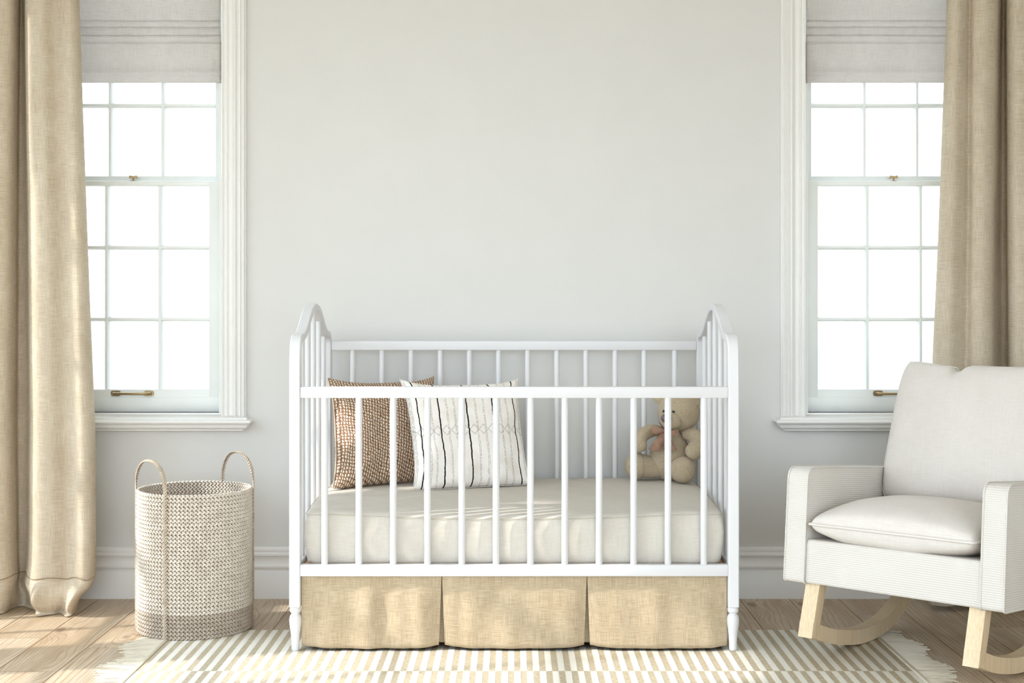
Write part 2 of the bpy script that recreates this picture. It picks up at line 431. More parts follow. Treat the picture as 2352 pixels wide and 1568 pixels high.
def casing_profile():
    # across the casing: (distance from the opening edge, projection from the wall)
    return [(0, 0), (0, .026), (.0015, .030), (.006, .031), (.0075, .027), (.013, .024), (.0165, .024), (.019, .029), (.0225, .029), (.0245, .023),
            (.030, .0205), (.036, .0205), (.042, .024), (.047, .030), (.0505, .0315), (.054, .028), (.0565, .021), (.062, .021), (.064, .028), (.0685, .029),
            (.0705, .021), (.076, .021), (.078, .027), (.081, .027), (.0825, .019), (.0855, .016), (.0865, .014), (.0865, 0)]
def make_window(name, cx, label):
    root = empty(name, (cx, WY, OZ0), label, 'window', kind='structure')
    xa, xb = cx-OH, cx+OH
    # jamb lining
    bm = bmesh.new()
    box(bm, xa, xa+.014, WY-.002, WY+.155, OZ0, OZ1); box(bm, xb-.014, xb, WY-.002, WY+.155, OZ0, OZ1)
    box(bm, xa+.014, xb-.014, WY-.002, WY+.155, OZ1-.014, OZ1); box(bm, xa+.014, xb-.014, WY+.09, WY+.155, OZ0-.001, OZ0+.006)
    link_bm('window_frame', bm, M['sash'], root)
    # lower sash
    yl = WY+.032
    sx0, sx1 = xa+.012, xb-.012
    low = link_bm('lower_sash', sash_mesh(sx0, sx1, OZ0-.002, 1.5065, yl, yl+.036, .046, .0185, .084, 0, 0), M['sash'], root, True, auto=35)
    # the moulded step round the bottom of the sash
    bm = bmesh.new()
    box(bm, sx0+.004, sx1-.004, yl-.002, yl+.01, OZ0-.001, OZ0+.054, .0015); link_bm('bottom_rail', bm, M['sash'], low, True, auto=35)
    px = [cx-.097, cx+.097]
    mesh_from('glazing_bars', bars_vf(sx0+.045, sx1-.045, OZ0+.08, 1.49, yl+.004, yl+.034, px, (1.2655, 1.0047), .0165), M['sash'], low)
    g = boxobj('pane', (sx0+.045, sx1-.045, yl+.018, yl+.020, OZ0+.08, 1.49), M['glass'], low)
    # upper sash further out
    yu = yl+.042
    up = link_bm('upper_sash', sash_mesh(sx0-.004, sx1+.004, 1.4985, OZ1-.014, yu, yu+.036, .036, .05, .029, 0, 0), M['sash'], root, True, auto=35)
    mesh_from('glazing_bars', bars_vf(sx0+.03, sx1-.03, 1.52, OZ1-.06, yu+.004, yu+.034, [cx-.0965, cx+.0965], (1.788, 2.056), .0165), M['sash'], up)
    boxobj('pane', (sx0+.03, sx1-.03, yu+.018, yu+.020, 1.52, OZ1-.06), M['glass'], up)
    # casing: both sides and head, mitred
    prof = casing_profile(); n = len(prof)
    vs, fs = [], []
    base = .655
    for (sx, zz) in ((-1, base), (-1, None), (1, None), (1, base)):
        for d, p in prof:
            x = (xb+d-.0005) if sx > 0 else (xa-d+.0005)
            z = OZ1+d if zz is None else zz
            vs.append((x, WY-p, z))
    for s in range(3):
        for k in range(n-1): fs.append((s*n+k, s*n+k+1, (s+1)*n+k+1, (s+1)*n+k))
    fs.append(tuple(range(n))); fs.append(tuple(range(3*n, 4*n)))
    mesh_from('casing', (vs, fs), M['trim'], root, True, 25)
    # sill with a moulded nose returned at both ends
    sp = [(0, .6665), (.028, .657), (.050, .6555), (.056, .6545), (.0585, .652), (.0585, .6475), (.062, .6465), (.069, .6455), (.0735, .642), (.0745, .638),
          (.0715, .634), (.065, .6305), (.060, .6275), (.0585, .6225), (.055, .6175), (.049, .6135), (.043, .6115), (.0405, .6105), (.0405, .607), (.038, .606), (0, .606)]
    vs, fs = [], []; n = len(sp); C0 = .0865
    for (sx, side) in ((-1, 0), (-1, 1), (1, 1), (1, 0)):
        for o, z in sp:
            x = (xb+C0-.048+o) if sx > 0 else (xa-C0+.048-o)
            vs.append((x, WY-o if side else WY, z))
    for s in range(3):
        for k in range(n-1): fs.append((s*n+k, s*n+k+1, (s+1)*n+k+1, (s+1)*n+k))
    fs.append((0, n, 2*n, 3*n))
    mesh_from('sill', (vs, fs), M['trim'], root, True, 28)
    boxobj('stool', (xa+.0005, xb-.0005, WY-.012, WY+.155, .63, OZ0), M['trim'], root, .001)
    # brass bow-tie fastener on the meeting rail
    z0 = 1.5065; ym = yl+.012
    pts = []
    W2, H2, hc = .0155, .0046, z0+.0148
    for k in range(24):
        a = 2*PI*k/24; ca, sa = math.cos(a), math.sin(a)
        x = W2*math.copysign(abs(ca)**.55, ca); wv = .55+.65*abs(x/W2)**1.3
        pts.append((cx+x, hc+H2*1.35*wv*math.copysign(abs(sa)**.6, sa)))
    kn = mesh_from('sash_fastener', join(extrude_profile(pts, ym-.004, ym+.004, 'y'), tube([(cx, ym, z0), (cx, ym, z0+.003), (cx, ym, z0+.012)], [.0045, .003, .003]),
                  lathe([(.012, z0-.0002), (.0122, z0+.001), (.009, z0+.0017)], cx, ym)), M['brass'], root, True, 40)
    tag(kn, 'brass bow tie fastener')
    # brass pull handle on the bottom rail
    hx = cx; hz = fZ(903, yl); parts = []
    for s in (-1, 1):
        pl = []
        for k in range(20):
            a = 2*PI*k/20; ca, sa = math.cos(a), math.sin(a)
            pl.append((hx+s*.060+.0175*math.copysign(abs(ca)**.5, ca), hz+.0100*math.copysign(abs(sa)**.5, sa)))
        parts.append(extrude_profile(pl, yl-.004, yl+.0008, 'y'))
        parts.append(tube([(hx+s*.066, yl-.003, hz), (hx+s*.066, yl-.012, hz), (hx+s*.061, yl-.020, hz), (hx+s*.050, yl-.024, hz), (hx, yl-.024, hz)], [.0058, .0055, .0052, .0048, .0046], 12))
    tag(mesh_from('sash_handle', join(*parts), M['brass'], root, True, 45), 'brass bar handle')
    return root
make_window('window_1', WIN_C[0], 'white sash window left of the crib, beside the basket')
make_window('window_2', WIN_C[1], 'white sash window right of the crib, behind the rocking chair')

# side windows (out of frame) whose bars stripe the sunlight
def side_window(name, y0, y1, z0, z1, ys, zthin, zthick, label):
    w3 = empty(name, (XL, (y0+y1)/2, z0), label, 'window', kind='structure')
    bm = bmesh.new()
    for y in (y0, y1): box(bm, XL-.06, XL-.02, y-.012, y+.012, z0, z1)
    for z in (z0, z1): box(bm, XL-.0595, XL-.0205, y0, y1, z-.012, z+.012)
    for y in ys: box(bm, XL-.055, XL-.025, y-.009, y+.009, z0, z1)
    for z in zthin: box(bm, XL-.054, XL-.026, y0, y1, z-.009, z+.009)
    for z in zthick: box(bm, XL-.058, XL-.022, y0, y1, z-.028, z+.028)
    link_bm('window_frame', bm, M['sash'], w3)
side_window('window_3', *SIDE[0], [4.130], (.47, .83, 1.57), (1.18, 1.95), 'barred window in the left side wall nearest the curtain')
side_window('window_4', *SIDE[1], [3.298], (.47, .83, 1.57), (1.18, 1.95), 'tall barred window in the left side wall beside the crib')
side_window('window_5_fill', *SIDE[2], [2.0, 1.3, .6, -.1], (.83, 1.57), (1.18, 1.95), 'wide barred window in the left side wall near the viewer')  # unseen extra window, added to let in more fill light

# baseboard
bp = [(0, 0), (.016, 0), (.016, .0975), (.0150, .0995), (.0105, .101), (.0105, .1045), (.0145, .108), (.0165, .112), (.0165, .117), (.0135, .1215), (.0105, .127), (.0095, .136), (.0105, .146),
      (.0135, .152), (.0165, .155), (.0165, .161), (.0140, .165), (.0105, .1665), (.0105, .1700), (.0130, .1715), (.0130, .178), (.0100, .182), (.006, .1845), (0, .185)]
def baseboard(name, vf, label): tag(mesh_from(name, vf, M['trim'], None, True, 28), label, 'baseboard', kind='structure')
baseboard('baseboard_back', extrude_profile([(WY-p, z) for p, z in bp], XL, XR, 'x'), 'tall moulded white baseboard along the wall behind the crib')
baseboard('baseboard_left', extrude_profile([(XL+p, z) for p, z in bp], Y0, WY, 'y'), 'tall moulded white baseboard along the left side wall')
baseboard('baseboard_right', extrude_profile([(XR-p, z) for p, z in bp], Y0, WY, 'y'), 'tall moulded white baseboard along the right side wall')

# ------------------------------------------------------------------ roman blinds
def make_blind(cx, label, flip=1):
    x0, x1 = cx-OH+.003, cx+OH-.003
    D = WY-.004
    root = empty('roman_blind', (cx, D, fZ(190.5, D)), label, 'blind', 'linen roman blinds over the sash windows')
    zb = fZ(190.5, D)
    # (z, offset towards the room)
    def ridge(py): return fZ(py, D)
    prof = [(zb, .004), (zb+.002, .0065), (fZ(187, D), .006), (fZ(172, D), .006), (fZ(170.5, D), .0085), (fZ(166, D), .0085), (fZ(164, D), .006), (fZ(140, D), .007), (fZ(120, D), .009), (fZ(105, D), .010), (fZ(99.8, D), .010),
            (fZ(99.4, D), .018), (fZ(97, D), .020), (fZ(90, D), .019), (fZ(85, D), .020), (fZ(83.8, D), .017),
            (fZ(83.6, D), .025), (fZ(80, D), .029), (fZ(73, D), .025), (fZ(67, D), .024), (fZ(65.6, D), .022),
            (fZ(65.2, D), .030), (fZ(61, D), .033), (fZ(56, D), .030), (fZ(52, D), .027), (fZ(51, D), .025),
            (fZ(50.6, D), .032), (fZ(47, D), .034), (fZ(36, D), .027), (fZ(10, D), .020), (fZ(-40, D), .014), (fZ(-120, D), .010), (OZ1-.01, .008)]
    nx = 60; vs, uvs, fs = [], [], []
    for z, o in prof:
        for i in range(nx+1):
            t = i/nx; x = x0+(x1-x0)*t
            w = fbm(x*5, z*6, cx)*.0022*(1 if o > .0065 else .25)
            dz = fbm(x*3.0, z*9, cx+3)*.0022 if .012 < o else 0
            vs.append((x, D-o-w, z+dz)); uvs.append((x, z))
    m = nx+1
    for j in range(len(prof)-1):
        for i in range(nx): fs.append((j*m+i, j*m+i+1, (j+1)*m+i+1, (j+1)*m+i))
    o = link('blind_cloth', vs, fs, M['blind'], root, True, uvs)
    md = o.modifiers.new('s', 'SOLIDIFY'); md.thickness = .0012; md.offset = 1
    xh = fX(492.5, D) if cx < 0 else fX(1868, D)
    vs, fs = tube([(xh+.0008*math.sin(z*40), D-(.0095 if z < fZ(100, D) else .0), z) for z in [zb+.004+i*.01 for i in range(9)]], .0007, 6)
    mesh_from('side_seam', (vs, fs), M['blind'], root)
    boxobj('head_rail', (x0+.002, x1-.002, D-.007, D+.02, OZ1-.05, OZ1-.012), M['trim'], root, .002)
make_blind(WIN_C[0], 'grey linen roman blind half lowered in the left window')
make_blind(WIN_C[1], 'grey linen roman blind half lowered in the right window')

# ------------------------------------------------------------------ curtains
def make_curtain(label, rows, prof, hem_px, cat='curtain', spill=1.0):
    """prof: (key, D); rows: {py: [px per prof point]}"""
    pys = sorted(rows); npt = len(prof)
    def xs_at(py):
        if py <= pys[0]: a, b, f = pys[0], pys[0], 0
        elif py >= pys[-1]: a = b = pys[-1]; f = 0
        else:
            for a, b in zip(pys, pys[1:]):
                if a <= py <= b: break
            f = (py-a)/(b-a)
        return [rows[a][i]*(1-f)+rows[b][i]*f for i in range(npt)]
    SUB = 7; ncol = (npt-1)*SUB+1
    zs = [2.50-.06*k for k in range(int((2.50-.12)/.06)+1)]
    zs = [z for z in zs if z > .13]
    vs, uvs, fs = [], [], []
    ulen = None
    floorz = .003
    rowsz = zs+[.125, .115, .108, .100, .092, .084, .075, .066, .056, .046, .036, .026, .018, .011, .006, .004, .004]
    nb = 15
    for r, z in enumerate(rowsz):
        Dm = 4.62
        py = HY+(CZ-z)*F/Dm
        ctl = [(x, d+(0 if spill else .055)) for x, (d, _) in zip(xs_at(py), prof)]
        us = 0; last = None; q = 0
        if z < .115: q = min(1, (.115-z)/.11)
        end = max(0, r-(len(rowsz)-4))/3
        for i in range(ncol):
            px, D = cr(ctl, i/SUB)
            x = fX(px, D); y = D
            y += fbm(x*4, z*1.1, 2)*.006
            if last is not None and ulen is None: pass
            if q > 0 and spill < .5: z2 = z
            elif q > 0:
                fo = 1-min(1, max(0, (D-4.58)/.13))           # only the forward lobes spill out
                lump = .5+.5*math.sin(x*58+1.3*math.sin(x*23))
                sq = math.sin(q*PI)
                y -= sq*.022*(.4+fo)*(0.35+lump)
                y += q*q*.018*(1-lump)
                x += sq*.010*math.sin(x*41+q*3) 
                z2 = z + sq*(1-sq*.3)*.012*(lump-.5)
                y -= end*.03*(.3+lump*.7)*(.4+.6*fo)
            else: z2 = z
            vs.append((x, y, max(z2, floorz if spill else .021))); 
            if r == 0:
                if last: us += math.hypot(x-last[0], y-last[1])
                uvs.append((us, z)); 
            else: uvs.append((uvs[i][0], z))
            last = (x, y)
    for j in range(len(rowsz)-1):
        for i in range(ncol-1): fs.append((j*ncol+i, (j+1)*ncol+i, (j+1)*ncol+i+1, j*ncol+i+1))
    cxm = sum(v[0] for v in vs)/len(vs)
    root = empty('curtain', (cxm, 4.62, 0), label, cat, 'linen curtains at the window edges')
    o = link('curtain_cloth', vs, fs, M['curtain'], root, True, uvs)
    md = o.modifiers.new('sub', 'SUBSURF'); md.levels = 1; md.render_levels = 1
    md = o.modifiers.new('s', 'SOLIDIFY'); md.thickness = .002; md.offset = 0
    j = len(zs)
    hem = [Vector(vs[j*ncol+i])+Vector((0, -.0025, .004*math.sin(i*.35))) for i in range(ncol)]
    mesh_from('hem_seam', tube(hem, .0017, 6), M['hem'], root)
    return root
#        D      key
profL = [(4.60, 0), (4.70, 0), (4.70, 0), (4.58, 0), (4.565, 0), (4.59, 0), (4.66, 0), (4.715, 0), (4.70, 0), (4.62, 0), (4.585, 0), (4.575, 0), (4.60, 0), (4.595, 0), (4.575, 0), (4.59, 0), (4.635, 0), (4.70, 0)]
rowsL = {
    0:    [-230, -190, -150, -110, -40, 20, 41, 46, 55, 58.5, 70, 95, 122, 138, 155, 172, 181, 176],
    500:  [-230, -190, -150, -110, -45, 10, 34, 42, 60, 67.5, 82, 108, 136, 152, 172, 190, 200, 194],
    1000: [-230, -190, -150, -110, -45, 8, 32, 42, 63, 72, 88, 118, 148, 165, 186, 207, 219, 212],
    1290: [-230, -190, -150, -110, -45, 10, 36, 44, 62, 70, 88, 118, 150, 167, 188, 209, 220.5, 213],
    1345: [-230, -190, -150, -110, -45, 12, 39, 46, 56, 62, 84, 116, 148, 165, 186, 206, 216, 210],
    1400: [-230, -190, -150, -110, -45, 2, 24, 50, 70, 82, 96, 116, 134, 145, 156, 168, 176, 178]}
make_curtain('pale sunlit linen curtain hanging at the left edge beside the basket', rowsL, profL, 1340)
mir = lambda v: v
profR = [(4.70, 0), (4.635, 0), (4.59, 0), (4.575, 0), (4.595, 0), (4.61, 0), (4.585, 0), (4.575, 0), (4.60, 0), (4.66, 0), (4.715, 0), (4.70, 0), (4.62, 0), (4.58, 0), (4.60, 0), (4.70, 0), (4.60, 0)]
rowsR = {
    0:    [2181, 2175, 2184, 2202, 2218, 2227, 2240, 2266, 2288, 2296, 2302, 2310, 2315, 2340, 2390, 2430, 2480],
    480:  [2164, 2157, 2168, 2190, 2211, 2224, 2238, 2262, 2280, 2287.5, 2298, 2312, 2317, 2342, 2392, 2430, 2480],
    860:  [2148, 2141, 2154, 2180, 2203, 2219, 2236, 2258, 2277, 2284, 2298, 2314, 2320, 2345, 2394, 2430, 2480],
    1345: [2142, 2134, 2148, 2176, 2200, 2218, 2236, 2258, 2277, 2284, 2298, 2314, 2320, 2345, 2394, 2430, 2480]}
make_curtain('darker shaded linen curtain hanging at the right edge behind the rocking chair', rowsR, profR, 1340, spill=0)

# ------------------------------------------------------------------ rug
RX0, RX1, RY1, RY0, RT = -1.0836, 1.151, 4.352, 1.15, .007
rug = empty('rug', ((RX0+RX1)/2, (RY0+RY1)/2, 0), 'beige and cream striped flatweave rug with fringed ends under the crib', 'rug')
field = boxobj('rug_field', (RX0, RX1, RY0, RY1, .0006, RT), M['rug'], None, .002)
field.parent = rug; field.location = -rug.location
for x in (RX0, RX1):
    s = 1 if x > 0 else -1
    bm = bmesh.new(); box(bm, x-.006, x+.006, RY0, RY1-.001, .0005, RT+.003, .002)
    link_bm('edge_binding', bm, M['binding'], rug, True, auto=35)
    parts = []; y = RY0+.004; drift = 0
    rr = random.Random(5 if s > 0 else 9)
    while y < RY1-.002:
        if rr.random() < .09: drift = rr.uniform(-.018, .018); gap = rr.uniform(.001, .004)
        else: gap = 0
        L = .095+rr.uniform(-.012, .012)+(.018*math.sin(y*23))
        a = drift+rr.uniform(-.004, .004); bz = rr.uniform(.002, .006)
        pth = [(x+s*(.004+L*t), y+a*t*t*1.6+rr.uniform(-.0006, .0006), max(.0022, (RT*.7)*(1-t)**2+.002+bz*math.sin(t*PI)*.5)) for t in (0, .25, .5, .75, 1)]
        parts.append(tube(pth, .0015, 5)); y += .0043+gap*1.5
    fo = mesh_from('fringe', join(*parts), M['fringe'], rug, True, 60); fo['kind'] = 'stuff'

# ------------------------------------------------------------------ crib
CXc = .004                                     # centre
XO, XI = .680, .647                            # outer, inner face of the end frames
YF, YB = 4.072, 4.800
crib = empty('crib', (CXc, (YF+YB)/2, 0), 'white painted spindle crib with arched ends standing on the striped rug', 'crib')
# outline of an arched end frame, half: (y, z)
half = [(4.072, .141), (4.072, .60), (4.072, .80), (4.073, .86), (4.076, .90), (4.082, .928), (4.092, .9455), (4.107, .9575), (4.124, .9635), (4.142, .9655), (4.160, .9662), (4.180, .9690), (4.205, .9760), (4.235, .9885),
        (4.262, 1.0035), (4.290, 1.0185), (4.318, 1.0320), (4.345, 1.0430), (4.375, 1.0520), (4.405, 1.0575), (4.436, 1.0593)]
full = half + [(2*4.436-y, z) for y, z in half[-2::-1]]
full = full[:3]+[cr(full, k/4) for k in range(12, (len(full)-4)*4+1)]+full[-3:]
def offset_path(p, d):
    out = []
    for i in range(len(p)):
        a = p[max(0, i-1)]; b = p[min(len(p)-1, i+1)]
        t = Vector((b[0]-a[0], b[1]-a[1])).normalized(); nrm = Vector((t.y, -t.x))
        w = d[i] if isinstance(d, list) else d
        out.append((p[i][0]+nrm.x*w, p[i][1]+nrm.y*w))
    return out
thk = []
for y, z in full:
    thk.append(.034 if z < .86 else max(.023, .034-.011*min(1, (z-.86)/.08)))
inner = offset_path(full, thk)
def end_frame(sx):
    xa, xb = (CXc+sx*XO, CXc+sx*XI)
    n = len(full); vs, fs = [], []
    e = .003                                   # softened arrises
    sec = lambda o, i: None
    for k in range(n):
        o = Vector(full[k]); i = Vector(inner[k]); d = (i-o).normalized()
        oo, ii = o+d*e, i-d*e
        xs = (xa, xb)
        s = 1 if xb > xa else -1
        ring = [(xa+s*e, o), (xb-s*e, o), (xb, oo), (xb, ii), (xb-s*e, i), (xa+s*e, i), (xa, ii), (xa, oo)]
        for x, q in ring: vs.append((x, q.x, q.y))
    for k in range(n-1):
        for j in range(8): fs.append((k*8+j, k*8+(j+1) % 8, (k+1)*8+(j+1) % 8, (k+1)*8+j))
    fs.append(tuple(range(8))); fs.append(tuple((n-1)*8+j for j in range(8)))
    fr = mesh_from('end_frame', (vs, fs), M['crib'], crib, True, 32)
    for y in (YF+.02, YB-.02):
        pass
    return fr
spin_y = [4.215, 4.335, 4.455, 4.575, 4.695]
def top_z(y):
    for (a, za), (b2, zb2) in zip(inner, inner[1:]):
        if a <= y <= b2: return za+(zb2-za)*(y-a)/(b2-a)
    return 1.0
for sx in (-1, 1):
    end_frame(sx)
    xm = CXc+sx*(XO+XI)/2
    for y in spin_y:
        zt = top_z(y)+.006
        mesh_from('end_spindle', lathe([(.0082, .255), (.0082, zt)], xm, y, 16), M['crib'], crib, True, 40)
    boxobj('end_rail', (xm-.012, xm+.012, YF+.033, YB-.033, .236, .270), M['crib'], crib, .003)
    for y in (YF+.017, YB-.017):
        pr = [(.0085, .1415), (.0135, .1405), (.0150, .138), (.0165, .135), (.0172, .1305), (.0165, .126), (.0140, .1225), (.0118, .121), (.0118, .1185), (.0150, .1155), (.0175, .110), (.0186, .101), (.0186, .094), (.0175, .083),
              (.0155, .070), (.0138, .058), (.0126, .044), (.0120, .030), (.0116, RT+.008), (.0112, RT+.004), (.0102, RT+.0012), (.008, RT)]
        mesh_from('foot', lathe(pr, CXc+sx*(XO+XI)/2, y, 28), M['crib'], crib, True, 50)
def rail(name, y0, y1, z0, z1, x0=-.6455, x1=.6455):
    return boxobj(name, (CXc+x0-.0015, CXc+x1+.0015, y0, y1, z0, z1), M['crib'], crib, .003)
rail('front_rail', YF+.003, YF+.028, .7725, .8068)
rail('front_rail', YF+.001, YF+.028, .2340, .2690)
rail('back_rail', YB-.028, YB-.003, .8955, .9285)
rail('back_rail', YB-.028, YB-.003, .2340, .2690)
fpx = [745.8, 824.3, 903.3, 982, 1060.8, 1139.5, 1218.6, 1297.3, 1376, 1455.2, 1534, 1616.5]
bpx = [810.5, 877.5, 944.4, 1011.4, 1078.3, 1145.3, 1212, 1278.9, 1345.8, 1412.8, 1479.4, 1549.6]
def spindles(name, pxs, yc, r, z0, z1):
    first = None
    for p in pxs:
        x = fX(p, yc)
        if first is None:
            vf = lathe([(r*.8, z0), (r, z0+.003), (r, z1-.004), (r*.8, z1)], 0, 0, 20)
            vs = [(a, b2, c2) for a, b2, c2 in vf[0]]
            first = link(name, vs, vf[1], M['crib'], None, True, auto=40); o = first
        else:
            o = first.copy(); col.objects.link(o)
        o.parent = crib; o.location = Vector((x, yc, 0))-crib.location
spindles('front_spindle', fpx, YF+.0125, .0102, .2665, .7755)
spindles('back_spindle', bpx, YB-.0155, .0096, .2665, .8985)
boxobj('mattress_base', (CXc-.645, CXc+.645, YF+.032, YB-.032, .247, .261), M['platform'], crib, .002)

# mattress -----------------------------------------------------------
def rrect(x0, x1, y0, y1, r, nx=44, ny=24, nc=7):
    pts = []
    def seg(a, b2, n): return [(a[0]+(b2[0]-a[0])*k/n, a[1]+(b2[1]-a[1])*k/n) for k in range(n)]
    cs = [((x0+r, y0), (x1-r, y0), nx), ((x1, y0+r), (x1, y1-r), ny), ((x1-r, y1), (x0+r, y1), nx), ((x0, y1-r), (x0, y0+r), ny)]
    cc = [(x1-r, y0+r, -PI/2), (x1-r, y1-r, 0), (x0+r, y1-r, PI/2), (x0+r, y0+r, PI)]
    for (a, b2, n), (cx, cy, an) in zip(cs, cc):
        pts += seg(a, b2, n)
        pts += [(cx+r*math.cos(an+PI/2*k/nc), cy+r*math.sin(an+PI/2*k/nc)) for k in range(nc)]
    return pts
MX0, MX1, MY0, MY1 = CXc-.637, CXc+.637, YF+.038, YB-.036
def mat_top(x, y):
    f = max(0, 1-(y-MY0)/.30); e = min(1, abs(x-CXc)/.64)
    side = max(0, (e-.80)/.20)
    return .444 - .030*f*f*(1-.75*e**2.2) - .006*f - .010*side**2 + fbm(x*4, y*5, 1)*.0022
ring0 = rrect(MX0, MX1, MY0, MY1, .030); nr = len(ring0)
cxm, cym = CXc, (MY0+MY1)/2
vs, fs = [], []
levels = [(.2625, -.012), (.266, -.004), (.275, .000), (.30, .003), (.33, .005), (.36, .005), (.385, .003)]
def shr(pt, d):
    x, y = pt
    sx = (x-cxm)/(MX1-cxm); sy = (y-cym)/(MY1-cym)
    return x+d*sx, y+d*sy
for z, d in levels:
    for (x, y) in ring0:
        X, Y = shr((x, y), d)
        w = fbm(x*7+3, z*9, y*3)*.0045*(1 if .27 < z else .3)
        w += .0035*math.sin(x*62+z*22+3*math.sin(x*9))*math.exp(-((z-.35)/.05)**2)*(1 if y < 4.2 else .2)
        if y > 4.2: w *= .3
        X, Y = shr((X, Y), w); 
        vs.append((min(max(X, MX0-.004), MX1+.004), min(max(Y, MY0-.006), MY1+.004), z))
for ins, dz in ((.000, -.010), (.004, -.003), (.010, 0)):
    for (x, y) in ring0:
        X, Y = shr((x, y), -ins); vs.append((X, Y, mat_top(X, Y)+dz))
nl = len(levels)+3
for s in [.93, .85, .75, .62, .48, .34, .2, .08]:
    for (x, y) in ring0:
        X = cxm+(x-cxm)*(1-(1-s)*.9 if False else s); Y = cym+(y-cym)*s; vs.append((X, Y, mat_top(X, Y)+.001)); 
    nl += 1
for j in range(nl-1):
    for k in range(nr): fs.append((j*nr+k, j*nr+(k+1) % nr, (j+1)*nr+(k+1) % nr, (j+1)*nr+k))
vs.append((cxm, cym, mat_top(cxm, cym))); c0 = len(vs)-1
for k in range(nr): fs.append(((nl-1)*nr+k, (nl-1)*nr+(k+1) % nr, c0))
fs.append(tuple(range(nr))[::-1])
mat = empty('mattress', (cxm, cym, .2625), 'cream fitted crib mattress inside the white spindle crib', 'mattress')
mo = mesh_from('mattress_cover', (vs, fs), M['mattress'], mat, True, 80)
seam = [Vector(vs[(len(levels))*nr+k])+Vector((0, 0, .004)) for k in range(nr)]
mesh_from('piping', tube([shr((v.x, v.y), .0015)+(v.z,) for v in seam], .0011, 6, True), M['seam'], mat)

# crib skirt -----------------------------------------------------------
def skirt():
    zt = .2385; B = [fX(1015, 4.10), fX(1348, 4.10)]
    x0, x1 = CXc-.6445, CXc+.6445
    nh = 16; rows = []
    pan = [(x0, B[0]), (B[0], B[1]), (B[1], x1)]
    for j in range(nh+1):
        h = j/nh                                   # 0 at the top, 1 at the hem
        g = .0010+.0085*h
        row = []
        yb = YF+.022
        # left return
        for t in (1, .8, .6, .4, .2, .05): row.append((x0-.000, yb+.60*t, 1))
        for pi, (a, b2) in enumerate(pan):
            aa = a+(g if pi > 0 else 0); bb = b2-(g if pi < 2 else 0)
            n = 34
            for k in range(n+1):
                t = k/n; x = aa+(bb-aa)*t
                bul = (1-(2*t-1)**6)
                y = yb-.001-.012*h*bul
                fold = 0
                for c2, wd, am in ((.20, .05, .5), (.48, .06, 1.0), (.60, .05, -.7), (.34, .05, -.5), (.86, .06, 1.2), (.12, .04, -.6), (.72, .05, .35)):
                    fold += am*math.exp(-((t-c2+.10*(h-.5)*(.5-c2))/wd)**2)
                y -= fold*.0085*math.sin(min(1, h*1.25)*PI*.75)*(.8+.4*math.sin(pi*2.1+t*3))
                if (pi > 0 and t < .04) or (pi < 2 and t > .96): y += .003
                row.append((x, y, 1-(2*t-1)**4))
            if pi < 2:
                row += [(b2-g*1.1, yb+.006, -.2), (b2-g-.018, yb+.014, -.4), (b2-g-.012, yb+.020, -.5), (b2, yb+.021, -.5), (b2+g+.012, yb+.020, -.5), (b2+g+.018, yb+.014, -.4), (b2+g*1.1, yb+.006, -.2)]
        for t in (.05, .2, .4, .6, .8, 1): row.append((x1+.000, yb+.60*t, 1))
        rows.append(row)
    n = len(rows[0]); vs, fs, uvs = [], [], []
    u = [0]
    for k in range(1, n): u.append(u[-1]+math.hypot(rows[-1][k][0]-rows[-1][k-1][0], rows[-1][k][1]-rows[-1][k-1][1]))
    for j, row in enumerate(rows):
        h = j/nh
        for k, (x, y, w) in enumerate(row):
            zb = .0225-.0075*max(w, -.4)
            vs.append((x, y, zt+(zb-zt)*h)); uvs.append((u[k], zt*(1-h)))
    for j in range(nh):
        for k in range(n-1): fs.append((j*n+k, (j+1)*n+k, (j+1)*n+k+1, j*n+k+1))
    root = empty('crib_skirt', (CXc, YF+.3, .01), 'pleated beige linen crib skirt hanging below the bottom rail', 'crib skirt')
    o = link('skirt_cloth', vs, fs, M['skirt'], root, True, uvs, auto=70)
    md = o.modifiers.new('s', 'SOLIDIFY'); md.thickness = .0016; md.offset = 0
skirt()

